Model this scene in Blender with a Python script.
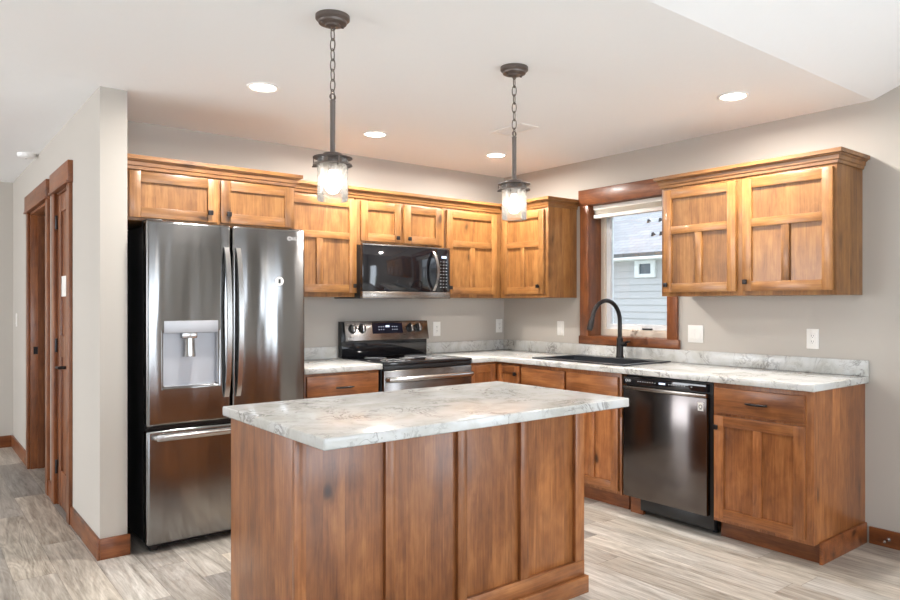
import bpy, bmesh, math, random
from mathutils import Vector, Matrix
random.seed(7)
PI = math.pi
for o in list(bpy.data.objects): bpy.data.objects.remove(o)
S = bpy.context.scene
COL = S.collection

# ------------------------------------------------------------------ camera, world, big lights, exposure
cam_d = bpy.data.cameras.new('camera'); cam = bpy.data.objects.new('camera', cam_d); COL.objects.link(cam)
cam.location = (-4.1413, -4.6905, 1.3208); cam.rotation_euler = (PI/2, 0, -0.6872)
cam_d.sensor_width = 36; cam_d.lens = 700.46/900*36; cam_d.shift_x = -28.67/900; cam_d.shift_y = 4.22/900
cam_d.clip_start = 0.05; cam_d.clip_end = 200
S.camera = cam
S.view_settings.view_transform = 'Standard'; S.view_settings.look = 'None'
S.view_settings.gamma = 1; S.view_settings.use_curve_mapping = False
S.view_settings.exposure = 0.76
S.cycles.max_bounces = 16; S.cycles.diffuse_bounces = 12; S.cycles.glossy_bounces = 6; S.cycles.transparent_max_bounces = 12

w = bpy.data.worlds.new('overcast_sky'); S.world = w; w.use_nodes = True
w.node_tree.nodes['Background'].inputs[0].default_value = (0.80, 0.89, 1.0, 1)
w.node_tree.nodes['Background'].inputs[1].default_value = 1.75

def area(name, loc, rot, sx, sy, power, color, shape='RECTANGLE', parent=None, spread=PI):
    d = bpy.data.lights.new(name, 'AREA'); d.shape = shape; d.size = sx
    if shape == 'RECTANGLE': d.size_y = sy
    d.energy = power; d.color = color; d.spread = spread
    o = bpy.data.objects.new(name, d); COL.objects.link(o); o.location = loc; o.rotation_euler = rot
    if parent: o.parent = parent
    return o
DAY = (0.80, 0.90, 1.0)
# daylight through the living-room windows behind the viewer, the patio door and the hall window
area('window_daylight', (-5.65, -7.93, 1.45), (PI/2-.35, 0, 0), 2.3, 1.6, 38, DAY, spread=2.6)
area('window_daylight', (-2.45, -7.93, 1.45), (PI/2-.35, 0, 0), 2.3, 1.6, 38, DAY, spread=2.6)
area('patio_daylight', (-0.07, -6.2, 1.15), (0, -PI/2, PI), 2.0, 1.5, 40, DAY)
area('hall_window_daylight', (-7.93, 0.5, 1.45), (0, -PI/2, 0), 1.7, 3.0, 74, (.95, 0.97, 1.0))
sun_d = bpy.data.lights.new('sun', 'SUN'); sun_d.energy = 9; sun_d.color = (.93, .97, 1.0); sun_d.angle = .01  # added sun: its floor patch behind the viewer bounces light up to the ceiling
sun = bpy.data.objects.new('sun', sun_d); COL.objects.link(sun); sun.rotation_euler = (math.radians(56), 0, math.radians(-8))
CAN_POWER = 16
CAN_COLOR = (1.0, 0.96, 0.91)

# ------------------------------------------------------------------ mesh helpers
class MB:
    def __init__(s): s.bm = bmesh.new(); s.mi = 0
    def _faces(s, fs, b=0, seg=2):
        ly = s.bm.faces.layers.float.get('piece') or s.bm.faces.layers.float.new('piece'); pv = random.random()
        for f in fs: f.material_index = s.mi; f[ly] = pv
        if b > 0:
            es = {e for f in fs for e in f.edges}
            r = bmesh.ops.bevel(s.bm, geom=list(es), offset=b, segments=seg, profile=0.5, affect='EDGES', clamp_overlap=True)
            for f in r['faces']: f.material_index = s.mi; f[ly] = pv
    def box(s, x0, x1, y0, y1, z0, z1, b=0, seg=2):
        if not s.bm.faces.layers.float.get('piece'): s.bm.faces.layers.float.new('piece')
        if x0 > x1: x0, x1 = x1, x0
        if y0 > y1: y0, y1 = y1, y0
        if z0 > z1: z0, z1 = z1, z0
        v = [s.bm.verts.new(p) for p in ((x0,y0,z0),(x1,y0,z0),(x1,y1,z0),(x0,y1,z0),(x0,y0,z1),(x1,y0,z1),(x1,y1,z1),(x0,y1,z1))]
        fs = [s.bm.faces.new([v[i] for i in q]) for q in ((0,3,2,1),(4,5,6,7),(0,1,5,4),(1,2,6,5),(2,3,7,6),(3,0,4,7))]
        s._faces(fs, b, seg); return s
    def prism(s, poly, axis, a0, a1, b=0):
        if not s.bm.faces.layers.float.get('piece'): s.bm.faces.layers.float.new('piece')
        # poly: 2D points; axis: extrusion axis. (x: poly=(y,z); y: poly=(x,z); z: poly=(x,y))
        def P(p, a): return {'x': (a, p[0], p[1]), 'y': (p[0], a, p[1]), 'z': (p[0], p[1], a)}[axis]
        v0 = [s.bm.verts.new(P(p, a0)) for p in poly]; v1 = [s.bm.verts.new(P(p, a1)) for p in poly]
        n = len(poly)
        fs = [s.bm.faces.new(v0), s.bm.faces.new(v1[::-1])]
        fs += [s.bm.faces.new((v0[i], v1[i], v1[(i+1) % n], v0[(i+1) % n])) for i in range(n)]
        s._faces(fs, b); return s
    def lathe(s, prof, c=(0,0,0), axis='z', seg=32):
        if not s.bm.faces.layers.float.get('piece'): s.bm.faces.layers.float.new('piece')
        rings = []
        for r, h in prof:
            ring = []
            for k in range(seg):
                a = 2*PI*k/seg; u, v = r*math.cos(a), r*math.sin(a)
                p = {'z': (u, v, h), 'y': (u, h, v), 'x': (h, u, v)}[axis]
                ring.append(s.bm.verts.new((p[0]+c[0], p[1]+c[1], p[2]+c[2])))
            rings.append(ring)
        fs = []
        for a, b_ in zip(rings, rings[1:]):
            fs += [s.bm.faces.new((a[k], a[(k+1) % seg], b_[(k+1) % seg], b_[k])) for k in range(seg)]
        for ring, (r, h) in ((rings[0], prof[0]), (rings[-1], prof[-1])):
            if r > 1e-5: fs.append(s.bm.faces.new(ring))
        s._faces(fs); return s
    def tube(s, pts, r, seg=12, closed=False, caps=True):
        if not s.bm.faces.layers.float.get('piece'): s.bm.faces.layers.float.new('piece')
        pts = [Vector(p) for p in pts]; n = len(pts)
        rr = r if isinstance(r, (list, tuple)) else [r]*n
        tang = []
        for i in range(n):
            if closed: t = pts[(i+1) % n]-pts[i-1]
            else: t = pts[min(i+1, n-1)]-pts[max(i-1, 0)]
            tang.append(t.normalized())
        t0 = tang[0]; up = Vector((0,0,1)) if abs(t0.z) < .9 else Vector((1,0,0))
        nrm = (up-t0*up.dot(t0)).normalized(); rings = []
        for i in range(n):
            t = tang[i]; nrm = (nrm-t*nrm.dot(t)).normalized(); bn = t.cross(nrm)
            rings.append([s.bm.verts.new(pts[i]+(nrm*math.cos(2*PI*k/seg)+bn*math.sin(2*PI*k/seg))*rr[i]) for k in range(seg)])
        fs = []
        for i in range(n if closed else n-1):
            a, b_ = rings[i], rings[(i+1) % n]
            fs += [s.bm.faces.new((a[k], a[(k+1) % seg], b_[(k+1) % seg], b_[k])) for k in range(seg)]
        if not closed and caps: fs += [s.bm.faces.new(rings[0][::-1]), s.bm.faces.new(rings[-1])]
        s._faces(fs); return s
    def grid(s, us, vs, skip, w0, w1, fmap, b=0, seg=2):
        # slab made of cells us x vs without the cells in skip; fmap(u,v,w)->xyz
        V = {}
        def g(i, j, k):
            if (i,j,k) not in V: V[(i,j,k)] = s.bm.verts.new(fmap(us[i], vs[j], (w0, w1)[k]))
            return V[(i,j,k)]
        has = lambda i, j: 0 <= i < len(us)-1 and 0 <= j < len(vs)-1 and (i,j) not in skip
        fs = []
        for i in range(len(us)-1):
            for j in range(len(vs)-1):
                if not has(i,j): continue
                fs.append(s.bm.faces.new((g(i,j,0), g(i,j+1,0), g(i+1,j+1,0), g(i+1,j,0))))
                fs.append(s.bm.faces.new((g(i,j,1), g(i+1,j,1), g(i+1,j+1,1), g(i,j+1,1))))
                for (di,dj,a,c) in ((-1,0,(i,j),(i,j+1)), (1,0,(i+1,j),(i+1,j+1)), (0,-1,(i,j),(i+1,j)), (0,1,(i,j+1),(i+1,j+1))):
                    if not has(i+di, j+dj):
                        fs.append(s.bm.faces.new((g(*a,0), g(*c,0), g(*c,1), g(*a,1))))
        bmesh.ops.recalc_face_normals(s.bm, faces=fs)
        for f in fs: f.material_index = s.mi
        if b > 0:
            es = [e for e in {e for f in fs for e in f.edges} if len(e.link_faces) == 2 and e.calc_face_angle(0) > .5]
            r = bmesh.ops.bevel(s.bm, geom=es, offset=b, segments=seg, profile=.5, affect='EDGES')
            for f in r['faces']: f.material_index = s.mi
        return s
    def sweep(s, path, prof, caps=True):
        if not s.bm.faces.layers.float.get('piece'): s.bm.faces.layers.float.new('piece')
        # path: 2D plan points, prof: (out, z) closed polygon; out is measured to the right of the walking direction
        n = len(path); P = [Vector(p) for p in path]; rings = []
        for i in range(n):
            ns = []
            if i > 0: d = (P[i]-P[i-1]).normalized(); ns.append(Vector((d.y, -d.x)))
            if i < n-1: d = (P[i+1]-P[i]).normalized(); ns.append(Vector((d.y, -d.x)))
            m = ns[0] if len(ns) == 1 else (ns[0]+ns[1])/(1+ns[0].dot(ns[1]))
            rings.append([s.bm.verts.new((P[i].x+m.x*o, P[i].y+m.y*o, z)) for o, z in prof])
        k = len(prof); fs = []
        for a, b_ in zip(rings, rings[1:]):
            fs += [s.bm.faces.new((a[j], a[(j+1) % k], b_[(j+1) % k], b_[j])) for j in range(k)]
        fs += [s.bm.faces.new(rings[0]), s.bm.faces.new(rings[-1][::-1])]
        s._faces(fs); return s
    def build(s, name, mats, parent=None, loc=(0,0,0), rot=(0,0,0), angle=35):
        bmesh.ops.recalc_face_normals(s.bm, faces=s.bm.faces[:])
        for f in s.bm.faces: f.smooth = True
        for e in s.bm.edges:
            if len(e.link_faces) != 2 or e.calc_face_angle(0) > math.radians(angle): e.smooth = False
        me = bpy.data.meshes.new(name); s.bm.to_mesh(me); s.bm.free()
        for m in (mats if isinstance(mats, (list, tuple)) else [mats]): me.materials.append(m)
        o = bpy.data.objects.new(name, me); COL.objects.link(o); o.location = loc; o.rotation_euler = rot
        if parent: o.parent = parent
        return o
def tag(o, label=None, cat=None, group=None, kind=None):
    if label: o['label'] = label
    if cat: o['category'] = cat
    if group: o['group'] = group
    if kind: o['kind'] = kind
    return o
def empty(name, loc=(0,0,0), rz=0, label=None, cat=None, group=None, kind=None, parent=None):
    o = bpy.data.objects.new(name, None); COL.objects.link(o); o.location = loc; o.rotation_euler = (0,0,rz)
    o.empty_display_size = .1
    if parent: o.parent = parent
    return tag(o, label, cat, group, kind)
def copy_tree(o, parent=None):
    c = o.copy(); COL.objects.link(c); c.parent = parent
    for ch in [x for x in bpy.data.objects if x.parent == o]: copy_tree(ch, c)
    return c
def text(name, body, size, mat, parent, loc, rot=(PI/2,0,0), ext=.0004):
    cu = bpy.data.curves.new(name, 'FONT'); cu.body = body; cu.size = size; cu.extrude = ext
    cu.align_x = 'CENTER'; cu.align_y = 'CENTER'
    t = bpy.data.objects.new(name+'_src', cu); COL.objects.link(t)
    bpy.context.view_layer.update()
    me = bpy.data.meshes.new_from_object(t.evaluated_get(bpy.context.evaluated_depsgraph_get()))
    bpy.data.objects.remove(t); bpy.data.curves.remove(cu)
    me.materials.clear(); me.materials.append(mat)
    o = bpy.data.objects.new(name, me); COL.objects.link(o); o.location = loc; o.rotation_euler = rot; o.parent = parent
    return o

# ------------------------------------------------------------------ materials
class NT:
    def __init__(s, name):
        s.m = bpy.data.materials.new(name); s.m.use_nodes = True; s.t = s.m.node_tree; s.n = s.t.nodes
        s.b = s.n['Principled BSDF']
    def new(s, ty, **k):
        n = s.n.new(ty)
        for a, v in k.items():
            if a.startswith('i_'):
                key = a[2:]; key = int(key) if key.isdigit() else key
                s.set(n.inputs[key], v)
            else: setattr(n, a, v)
        return n
    def set(s, inp, v):
        if isinstance(v, bpy.types.NodeSocket): s.t.links.new(v, inp)
        else: inp.default_value = v
    def math(s, op, a, b=0, c=None, clamp=False):
        n = s.n.new('ShaderNodeMath'); n.operation = op; n.use_clamp = clamp
        s.set(n.inputs[0], a); s.set(n.inputs[1], b)
        if c is not None: s.set(n.inputs[2], c)
        return n.outputs[0]
    def vmath(s, op, a, b):
        n = s.n.new('ShaderNodeVectorMath'); n.operation = op; s.set(n.inputs[0], a); s.set(n.inputs[1], b); return n.outputs[0]
    def noise(s, vec, scale=1, detail=4, rough=.55, dist=0, out=0):
        n = s.n.new('ShaderNodeTexNoise'); s.set(n.inputs['Vector'], vec); s.set(n.inputs['Scale'], scale)
        n.inputs['Detail'].default_value = detail; n.inputs['Roughness'].default_value = rough; n.inputs['Distortion'].default_value = dist
        return n.outputs[out]
    def ramp(s, f, stops, interp='LINEAR'):
        n = s.n.new('ShaderNodeValToRGB'); s.set(n.inputs[0], f); cr = n.color_ramp; cr.interpolation = interp
        while len(cr.elements) < len(stops): cr.elements.new(.5)
        for e, (p, c) in zip(cr.elements, stops):
            e.position = p; e.color = (c, c, c, 1) if isinstance(c, (int, float)) else (*c, 1)
        return n.outputs[0]
    def mix(s, f, a, b, blend='MIX'):
        n = s.n.new('ShaderNodeMix'); n.data_type = 'RGBA'; n.blend_type = blend
        s.set(n.inputs[0], f)
        for i, v in ((6, a), (7, b)):
            if isinstance(v, tuple) and len(v) == 3: v = (*v, 1)
            s.set(n.inputs[i], v)
        return n.outputs[2]
    def bump(s, h, strength=.2, dist=.01):
        n = s.n.new('ShaderNodeBump'); s.set(n.inputs['Height'], h); n.inputs['Strength'].default_value = strength; n.inputs['Distance'].default_value = dist
        s.t.links.new(n.outputs[0], s.b.inputs['Normal'])
    def sep(s, v):
        n = s.n.new('ShaderNodeSeparateXYZ'); s.set(n.inputs[0], v); return n.outputs
    def comb(s, x, y, z):
        n = s.n.new('ShaderNodeCombineXYZ')
        for i, v in enumerate((x,y,z)): s.set(n.inputs[i], v)
        return n.outputs[0]
    def fin(s, color=None, rough=None, metal=None, **k):
        if color is not None: s.set(s.b.inputs['Base Color'], (*color, 1) if isinstance(color, tuple) and len(color) == 3 else color)
        if rough is not None: s.set(s.b.inputs['Roughness'], rough)
        if metal is not None: s.b.inputs['Metallic'].default_value = metal
        for a, v in k.items(): s.set(s.b.inputs[a.replace('_', ' ')], v)
        return s.m
def plain(name, color, rough=.5, metal=0, **k): return NT(name).fin(color, rough, metal, **k)

def wood(name, axis, light, mid, dark, rough=.36, boards=0, knots=1.0, coat=.32):
    """knotty alder: grain runs along 'axis' of the object's own coordinates"""
    t = NT(name)
    oc = t.new('ShaderNodeTexCoord').outputs['Object']; rnd = t.new('ShaderNodeObjectInfo').outputs['Random']
    off = t.comb(t.math('MULTIPLY', rnd, 13.7), t.math('MULTIPLY', rnd, 29.3), t.math('MULTIPLY', rnd, 41.9))
    pc_ = t.new('ShaderNodeAttribute', attribute_name='piece').outputs['Fac']
    p = t.vmath('ADD', t.vmath('ADD', oc, off), t.comb(t.math('MULTIPLY', pc_, 17.3), t.math('MULTIPLY', pc_, 31.7), t.math('MULTIPLY', pc_, 23.9)))
    ai = 'XYZ'.index(axis)
    if boards:
        o = t.sep(p); ids = [t.math('FLOOR', t.math('MULTIPLY', o[i], 1/boards)) if i != ai else 0.0 for i in range(3)]
        wn = t.new('ShaderNodeTexWhiteNoise'); wn.noise_dimensions = '3D'; t.set(wn.inputs[0], t.comb(*ids))
        bv = wn.outputs[0]
        p = t.vmath('ADD', p, t.vmath('SCALE', wn.outputs[1], (0,0,0)) if False else t.vmath('MULTIPLY', wn.outputs[1], (7., 7., 7.)))
    def sc(along, across): return t.vmath('MULTIPLY', p, tuple(along if i == ai else across for i in range(3)))
    warp = t.noise(sc(1.5, 4), 1, 2, .5, 0)
    broad = t.noise(sc(1.5, 8), 1, 5, .6, 1.1)
    mott = t.noise(sc(9., 16.), 1, 3, .55, .6)
    fine = t.noise(sc(4.0, 110), 1, 5, .65, .3)
    cath = t.noise(sc(.9, 16), 1, 3, .5, 2.2)
    rings = t.math('SINE', t.math('MULTIPLY', t.math('ADD', cath, warp), 34))
    f = t.math('ADD', t.math('ADD', t.math('MULTIPLY', broad, .50), t.math('MULTIPLY', mott, .24)), t.math('MULTIPLY', fine, .28))
    f = t.math('ADD', f, t.math('MULTIPLY', rings, .022))
    c = t.ramp(f, [(.35, dark), (.51, mid), (.66, light)])
    # knots with dark hearts
    vo = t.new('ShaderNodeTexVoronoi', feature='F1'); t.set(vo.inputs['Vector'], t.vmath('ADD', sc(3.2, 6.2), t.comb(warp, warp, warp))); vo.inputs['Scale'].default_value = 1
    pick = t.math('GREATER_THAN', t.sep(vo.outputs['Color'])[0], .45)
    kn = t.math('MULTIPLY', t.ramp(vo.outputs['Distance'], [(.04, 1.), (.08, .85), (.13, .35), (.27, 0.)]), pick)
    kn = t.math('MULTIPLY', kn, knots)
    c = t.mix(kn, c, tuple(x*.34 for x in dark))
    blot = t.noise(sc(.8, 2.2), 1, 3, .5, .4)
    c = t.mix(1.0, c, t.ramp(blot, [(.3, (.80,.78,.76)), (.7, (1.12,1.12,1.12))]), 'MULTIPLY')
    if boards:
        c = t.mix(1.0, c, t.ramp(bv, [(0., (.88,.86,.84)), (1., (1.10,1.10,1.08))]), 'MULTIPLY')
    c = t.mix(1.0, c, t.ramp(t.math('FRACT', t.math('MULTIPLY', pc_, 7.31)), [(0., (.84,.83,.81)), (1., (1.14,1.13,1.12))]), 'MULTIPLY')
    t.bump(t.math('ADD', fine, t.math('MULTIPLY', kn, -.6)), .10, .004)
    return t.fin(c, t.math('ADD', rough, t.math('MULTIPLY', fine, .10)), 0, Coat_Weight=coat, Coat_Roughness=.18)

CL, CM, CD = (.47, .19, .061), (.30, .106, .030), (.145, .044, .012)
WV = wood('alder_vertical_grain', 'Z', CL, CM, CD)
WH = wood('alder_horizontal_grain', 'X', CL, CM, CD)
WBo = wood('alder_glued_boards', 'Z', CL, CM, CD, boards=.085)
UL, UM, UD = (.43, .21, .067), (.30, .132, .038), (.155, .06, .016)  # same stain as the base cabinets; downlight glow on the uppers put into the colour
UV_ = wood('downlit_alder_vertical_grain', 'Z', UL, UM, UD); UH_ = wood('downlit_alder_horizontal_grain', 'X', UL, UM, UD); UB_ = wood('downlit_alder_boards', 'Z', UL, UM, UD, boards=.085)
LOW = (WV, WH, WBo); UPP = (UV_, UH_, UB_)
TL, TM, TD = (.33, .115, .034), (.215, .066, .019), (.105, .030, .009)
TV = wood('trim_alder_vertical', 'Z', TL, TM, TD, rough=.34, coat=.30)
TX = wood('trim_alder_along_x', 'X', TL, TM, TD, rough=.34, coat=.15)
TY = wood('trim_alder_along_y', 'Y', TL, TM, TD, rough=.34, coat=.15)

def paint(name, col, bump=.05):
    t = NT(name); oc = t.new('ShaderNodeTexCoord').outputs['Object']
    n = t.noise(oc, 260, 3, .6); t.bump(n, bump, .002)
    return t.fin(col, .85)
WALL = paint('greige_wall_paint', (.495, .457, .410))
def ceil_mat():
    t = NT('knockdown_ceiling'); oc = t.new('ShaderNodeTexCoord').outputs['Object']
    n = t.noise(oc, 9, 5, .6, .6); t.bump(t.ramp(n, [(.5, 0.), (.58, 1.)]), .10, .003)
    return t.fin((.90, .905, .91), .9)
CEIL = ceil_mat()

def floor_mat():
    t = NT('vinyl_plank_floor'); o = t.sep(t.new('ShaderNodeTexCoord').outputs['Object'])
    W, L = .178, 1.22
    row = t.math('FLOOR', t.math('DIVIDE', o[0], W))
    wn = t.new('ShaderNodeTexWhiteNoise'); wn.noise_dimensions = '1D'; t.set(wn.inputs['W'], row)
    yy = t.math('ADD', t.math('DIVIDE', o[1], L), wn.outputs[0])
    idy = t.math('FLOOR', yy)
    w2 = t.new('ShaderNodeTexWhiteNoise'); w2.noise_dimensions = '3D'; t.set(w2.inputs[0], t.comb(row, idy, 3.3))
    pv = w2.outputs[0]; pc = w2.outputs[1]
    q = t.vmath('ADD', t.comb(o[0], o[1], 0.), t.vmath('MULTIPLY', pc, (9., 9., 9.)))
    g1 = t.noise(t.vmath('MULTIPLY', q, (13., 1.3, 1.)), 1, 7, .68, 1.3)
    g2 = t.noise(t.vmath('MULTIPLY', q, (95., 6., 1.)), 1, 4, .7, .6)
    cath = t.math('SINE', t.math('MULTIPLY', t.noise(t.vmath('MULTIPLY', q, (5., .8, 1.)), 1, 2, .5, .8), 95))
    f = t.math('ADD', t.math('MULTIPLY', g1, .66), t.math('MULTIPLY', g2, .34))
    f = t.math('ADD', f, t.math('MULTIPLY', cath, t.math('MULTIPLY', t.math('POWER', t.math('FRACT', t.math('MULTIPLY', pv, 5.7)), 3.), .035)))
    c = t.ramp(f, [(.34, (.175,.152,.130)), (.45, (.315,.287,.253)), (.55, (.44,.41,.37)), (.66, (.58,.55,.51))])
    c = t.mix(1.0, c, t.ramp(pv, [(0., (.66,.66,.68)), (.35, (.92,.90,.88)), (.7, (1.10,1.07,1.02)), (1., (1.32,1.31,1.29))]), 'MULTIPLY')
    c = t.mix(1.0, c, t.ramp(t.math('FRACT', t.math('MULTIPLY', pv, 11.3)), [(0., (.97,1.,1.04)), (.5, (1.,1.,1.)), (1., (1.03,1.0,.95))]), 'MULTIPLY')
    fx = t.math('FRACT', t.math('DIVIDE', o[0], W)); fy = t.math('FRACT', yy)
    gap = t.math('MAXIMUM', t.math('LESS_THAN', fx, .012), t.math('LESS_THAN', fy, .0022))
    c = t.mix(t.math('MULTIPLY', gap, .6), c, (.12, .10, .08))
    t.bump(t.math('SUBTRACT', t.math('MULTIPLY', g2, .4), gap), .12, .003)
    return t.fin(c, t.math('ADD', .30, t.math('MULTIPLY', g2, .15)), 0)
FLOOR = floor_mat()

def laminate():
    t = NT('quartz_look_laminate'); g = t.new('ShaderNodeNewGeometry').outputs['Position']
    d = t.noise(g, 3.2, 3, .5, 0, out=1)
    q = t.vmath('ADD', g, t.vmath('MULTIPLY', d, (.25, .25, .25)))
    base = t.noise(q, 5.5, 6, .62, .8)
    c = t.ramp(base, [(.30, (.46,.45,.41)), (.45, (.56,.555,.525)), (.60, (.62,.622,.61))])
    v1 = t.noise(q, 7.5, 5, .62, 1.6)
    vein = t.ramp(t.math('ABSOLUTE', t.math('SUBTRACT', v1, .5)), [(0., 1.), (.012, .75), (.035, 0.)])
    gate = t.ramp(t.noise(g, 5, 2, .5), [(.47, 0.), (.60, 1.)])
    c = t.mix(t.math('MULTIPLY', t.math('MULTIPLY', vein, gate), .75), c, (.17, .155, .145))
    v2 = t.noise(q, 24, 4, .65, 1.)
    fl = t.ramp(t.math('ABSOLUTE', t.math('SUBTRACT', v2, .5)), [(0., 1.), (.02, .5), (.05, 0.)])
    gate2 = t.ramp(t.noise(g, 11, 2, .5), [(.54, 0.), (.64, 1.)])
    c = t.mix(t.math('MULTIPLY', t.math('MULTIPLY', fl, gate2), .45), c, (.30, .27, .24))
    return t.fin(c, .15, 0, Specular_IOR_Level=.32)
LAM = laminate()

def steel(name, col, rough=.26, aniso=.75, wav=.25, tangent='Z', wscale=(5., 5., .7)):
    t = NT(name); oc = t.new('ShaderNodeTexCoord').outputs['Object']
    n = t.noise(t.vmath('MULTIPLY', oc, wscale), 1, 2, .4, 0)
    t.bump(n, wav, .02)
    br = t.noise(t.vmath('MULTIPLY', oc, (1.5, 1.5, 300.)), 1, 2, .5)
    tg = t.new('ShaderNodeTangent', direction_type='RADIAL', axis=tangent)
    m = t.fin(col, t.math('ADD', rough, t.math('MULTIPLY', br, .06)), 1.0, Anisotropic=aniso, Anisotropic_Rotation=.25)
    t.set(t.b.inputs['Tangent'], tg.outputs[0]); return m
STEEL = steel('brushed_stainless', (.27, .265, .262), .13, .90, .5)
STEEL_L = plain('satin_stainless', (.50, .49, .48), .25, 1.0)
BSTEEL = steel('dark_stainless', (.14, .125, .12), .15, .6, .10)
RSTEEL = steel('range_stainless', (.27, .25, .24), .20, .7, .10)
BSTEEL_L = plain('dark_stainless_strip', (.34, .31, .28), .27, 1.0)
BLK = plain('black_plastic', (.012, .012, .013), .35)
BLKG = plain('black_gloss_glass', (.008, .008, .010), .05, 0, Specular_IOR_Level=.7)
BLKM = plain('blackened_metal', (.025, .022, .022), .38, .6)
BRZ = plain('oil_rubbed_bronze', (.13, .105, .092), .42, .5)
SINKM = plain('black_composite', (.030, .033, .038), .30)
WHT = plain('white_plastic', (.82, .80, .76), .35)
WHTP = plain('white_paint', (.86, .84, .82), .5)
GREYP = plain('grey_plastic', (.42, .42, .43), .4)
SILV = plain('silver_dispenser_panel', (.44, .45, .48), .45, .25)
LOGO = plain('white_print', (.75, .75, .75), .5)
DIGI = NT('lit_display').fin((.05,.06,.08), .3, 0, Emission_Color=(.65,.75,1.,1), Emission_Strength=1.2)
DISP = plain('display_glass', (.010, .014, .030), .06, 0)
VINYL = plain('almond_vinyl', (.70, .62, .52), .4)
VINW = plain('white_vinyl', (.80, .82, .84), .4)
SHADE = plain('cream_cellular_fabric', (.88, .85, .80), .9)
def glass(name, tint=(1,1,1), haze=0.0, hazecol=(1,1,1), rough=.02):
    t = NT(name); n = t.n; n.remove(t.b)
    fr = t.new('ShaderNodeFresnel'); fr.inputs[0].default_value = 1.45
    tr = t.new('ShaderNodeBsdfTransparent'); tr.inputs[0].default_value = (*tint, 1)
    gl = t.new('ShaderNodeBsdfGlossy'); gl.inputs['Roughness'].default_value = rough
    mx = t.new('ShaderNodeMixShader'); t.t.links.new(fr.outputs[0], mx.inputs[0]); t.t.links.new(tr.outputs[0], mx.inputs[1]); t.t.links.new(gl.outputs[0], mx.inputs[2])
    out = mx.outputs[0]
    if haze:
        tl = t.new('ShaderNodeBsdfTranslucent'); tl.inputs[0].default_value = (*hazecol, 1)
        oc = t.new('ShaderNodeTexCoord').outputs['Object']
        sd = t.ramp(t.noise(oc, 90, 2, .5), [(.45, haze*.6), (.65, haze*1.7)])
        m2 = t.new('ShaderNodeMixShader'); t.set(m2.inputs[0], sd); t.t.links.new(out, m2.inputs[1]); t.t.links.new(tl.outputs[0], m2.inputs[2]); out = m2.outputs[0]
    t.t.links.new(out, n['Material Output'].inputs[0]); return t.m
GLASS = glass('window_glass', (.97,.98,.98))
SEED = glass('seeded_lamp_glass', (.97,.97,.97), .14, (1,.97,.92), .06)
def emit(name, col, st): return NT(name).fin((.8,.8,.8), .5, 0, Emission_Color=(*col,1), Emission_Strength=st)
BULB = emit('warm_bulb', (1.0, .90, .78), 6)
LENS = emit('led_lens', (1.0, .90, .76), 12)

# ------------------------------------------------------------------ the room
H = 2.448
def struct(mb, name, mat, **k):
    o = mb.build(name, mat, **k); o['kind'] = 'structure'; return o
struct(MB().box(-8.1, .15, -8.1, 3.2, -.1, 0), 'floor', FLOOR)
c = MB().box(-8.1, .15, -3.08, 3.2, H, H+.12)
zt = H+.37*(8.1-3.08)
c.prism([(-3.08, H), (-8.1, zt), (-8.1, zt+.12), (-3.08, H+.12)], 'x', -8.1, .15)
struct(c, 'ceiling', CEIL)
struct(MB().box(-3.228, 0, 0, .12, 0, H), 'wall_back', WALL)
# right wall with the sink window and the patio door beyond the frame
wy0, wy1, wz0, wz1 = -1.742, -1.008, 1.072, 2.095
m = MB()
m.box(0, .15, wy1, 3.2, 0, H).box(0, .15, wy0, wy1, 0, wz0).box(0, .15, wy0, wy1, wz1, H).box(0, .15, -3.08, wy0, 0, H)
m.box(0, .15, -5.45, -3.08, 0, zt).box(0, .15, -6.95, -5.45, 2.15, zt).box(0, .15, -8.1, -6.95, 0, zt)
struct(m, 'wall_right', WALL)
# wall behind the viewer with two wide windows
m = MB()
m.box(-8.1, -6.8, -8.1, -8., 0, zt).box(-4.5, -3.6, -8.1, -8., 0, zt).box(-1.3, .0, -8.1, -8., 0, zt)
for a, b in ((-6.8, -4.5), (-3.6, -1.3)): m.box(a, b, -8.1, -8., 0, .6).box(a, b, -8.1, -8., 2.3, zt)
struct(m, 'wall_front', WALL)
m = MB(); m.box(-8.1, -8., -8., -1., 0, zt).box(-8.1, -8., -1., 2., 0, .6).box(-8.1, -8., -1., 2., 2.3, H).box(-8.1, -8., 2., 3.2, 0, H)
struct(m, 'wall_far_left', WALL)
struct(MB().box(-8., 0., 3.08, 3.2, 0, H), 'wall_hall', WALL)
# dividing wall: closet door B (.20-.66) and passage door A (1.03-1.93)
LX, RX = -3.358, -3.228
m = MB()
m.box(LX, RX, -.65, .20, 0, H).box(LX, RX, .20, .66, 2.05, H).box(LX, RX, .66, 1.03, 0, H).box(LX, RX, 1.03, 1.93, 2.05, H).box(LX, RX, 1.93, 3.08, 0, H)
struct(m, 'wall_left', WALL)

# baseboards
def bb(name, boxes, mat):
    m = MB()
    for b in boxes: m.box(*b, b=.001)
    return struct(m, name, mat)
bb('baseboard_left', [(LX-.014, LX, -.664, .105, 0, .108), (LX-.014, LX, .76, .93, 0, .108), (LX-.014, LX, 2.03, 3.066, 0, .108)], TY)
bb('baseboard_wall_end', [(LX+.0002, RX+.012, -.664, -.65, 0, .108)], TX)
bb('baseboard_hall', [(-8., LX-.014, 3.066, 3.08, 0, .108)], TX)
bb('baseboard_right', [(-.014, 0, -5.4, -3.065, 0, .092)], TY)

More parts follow.
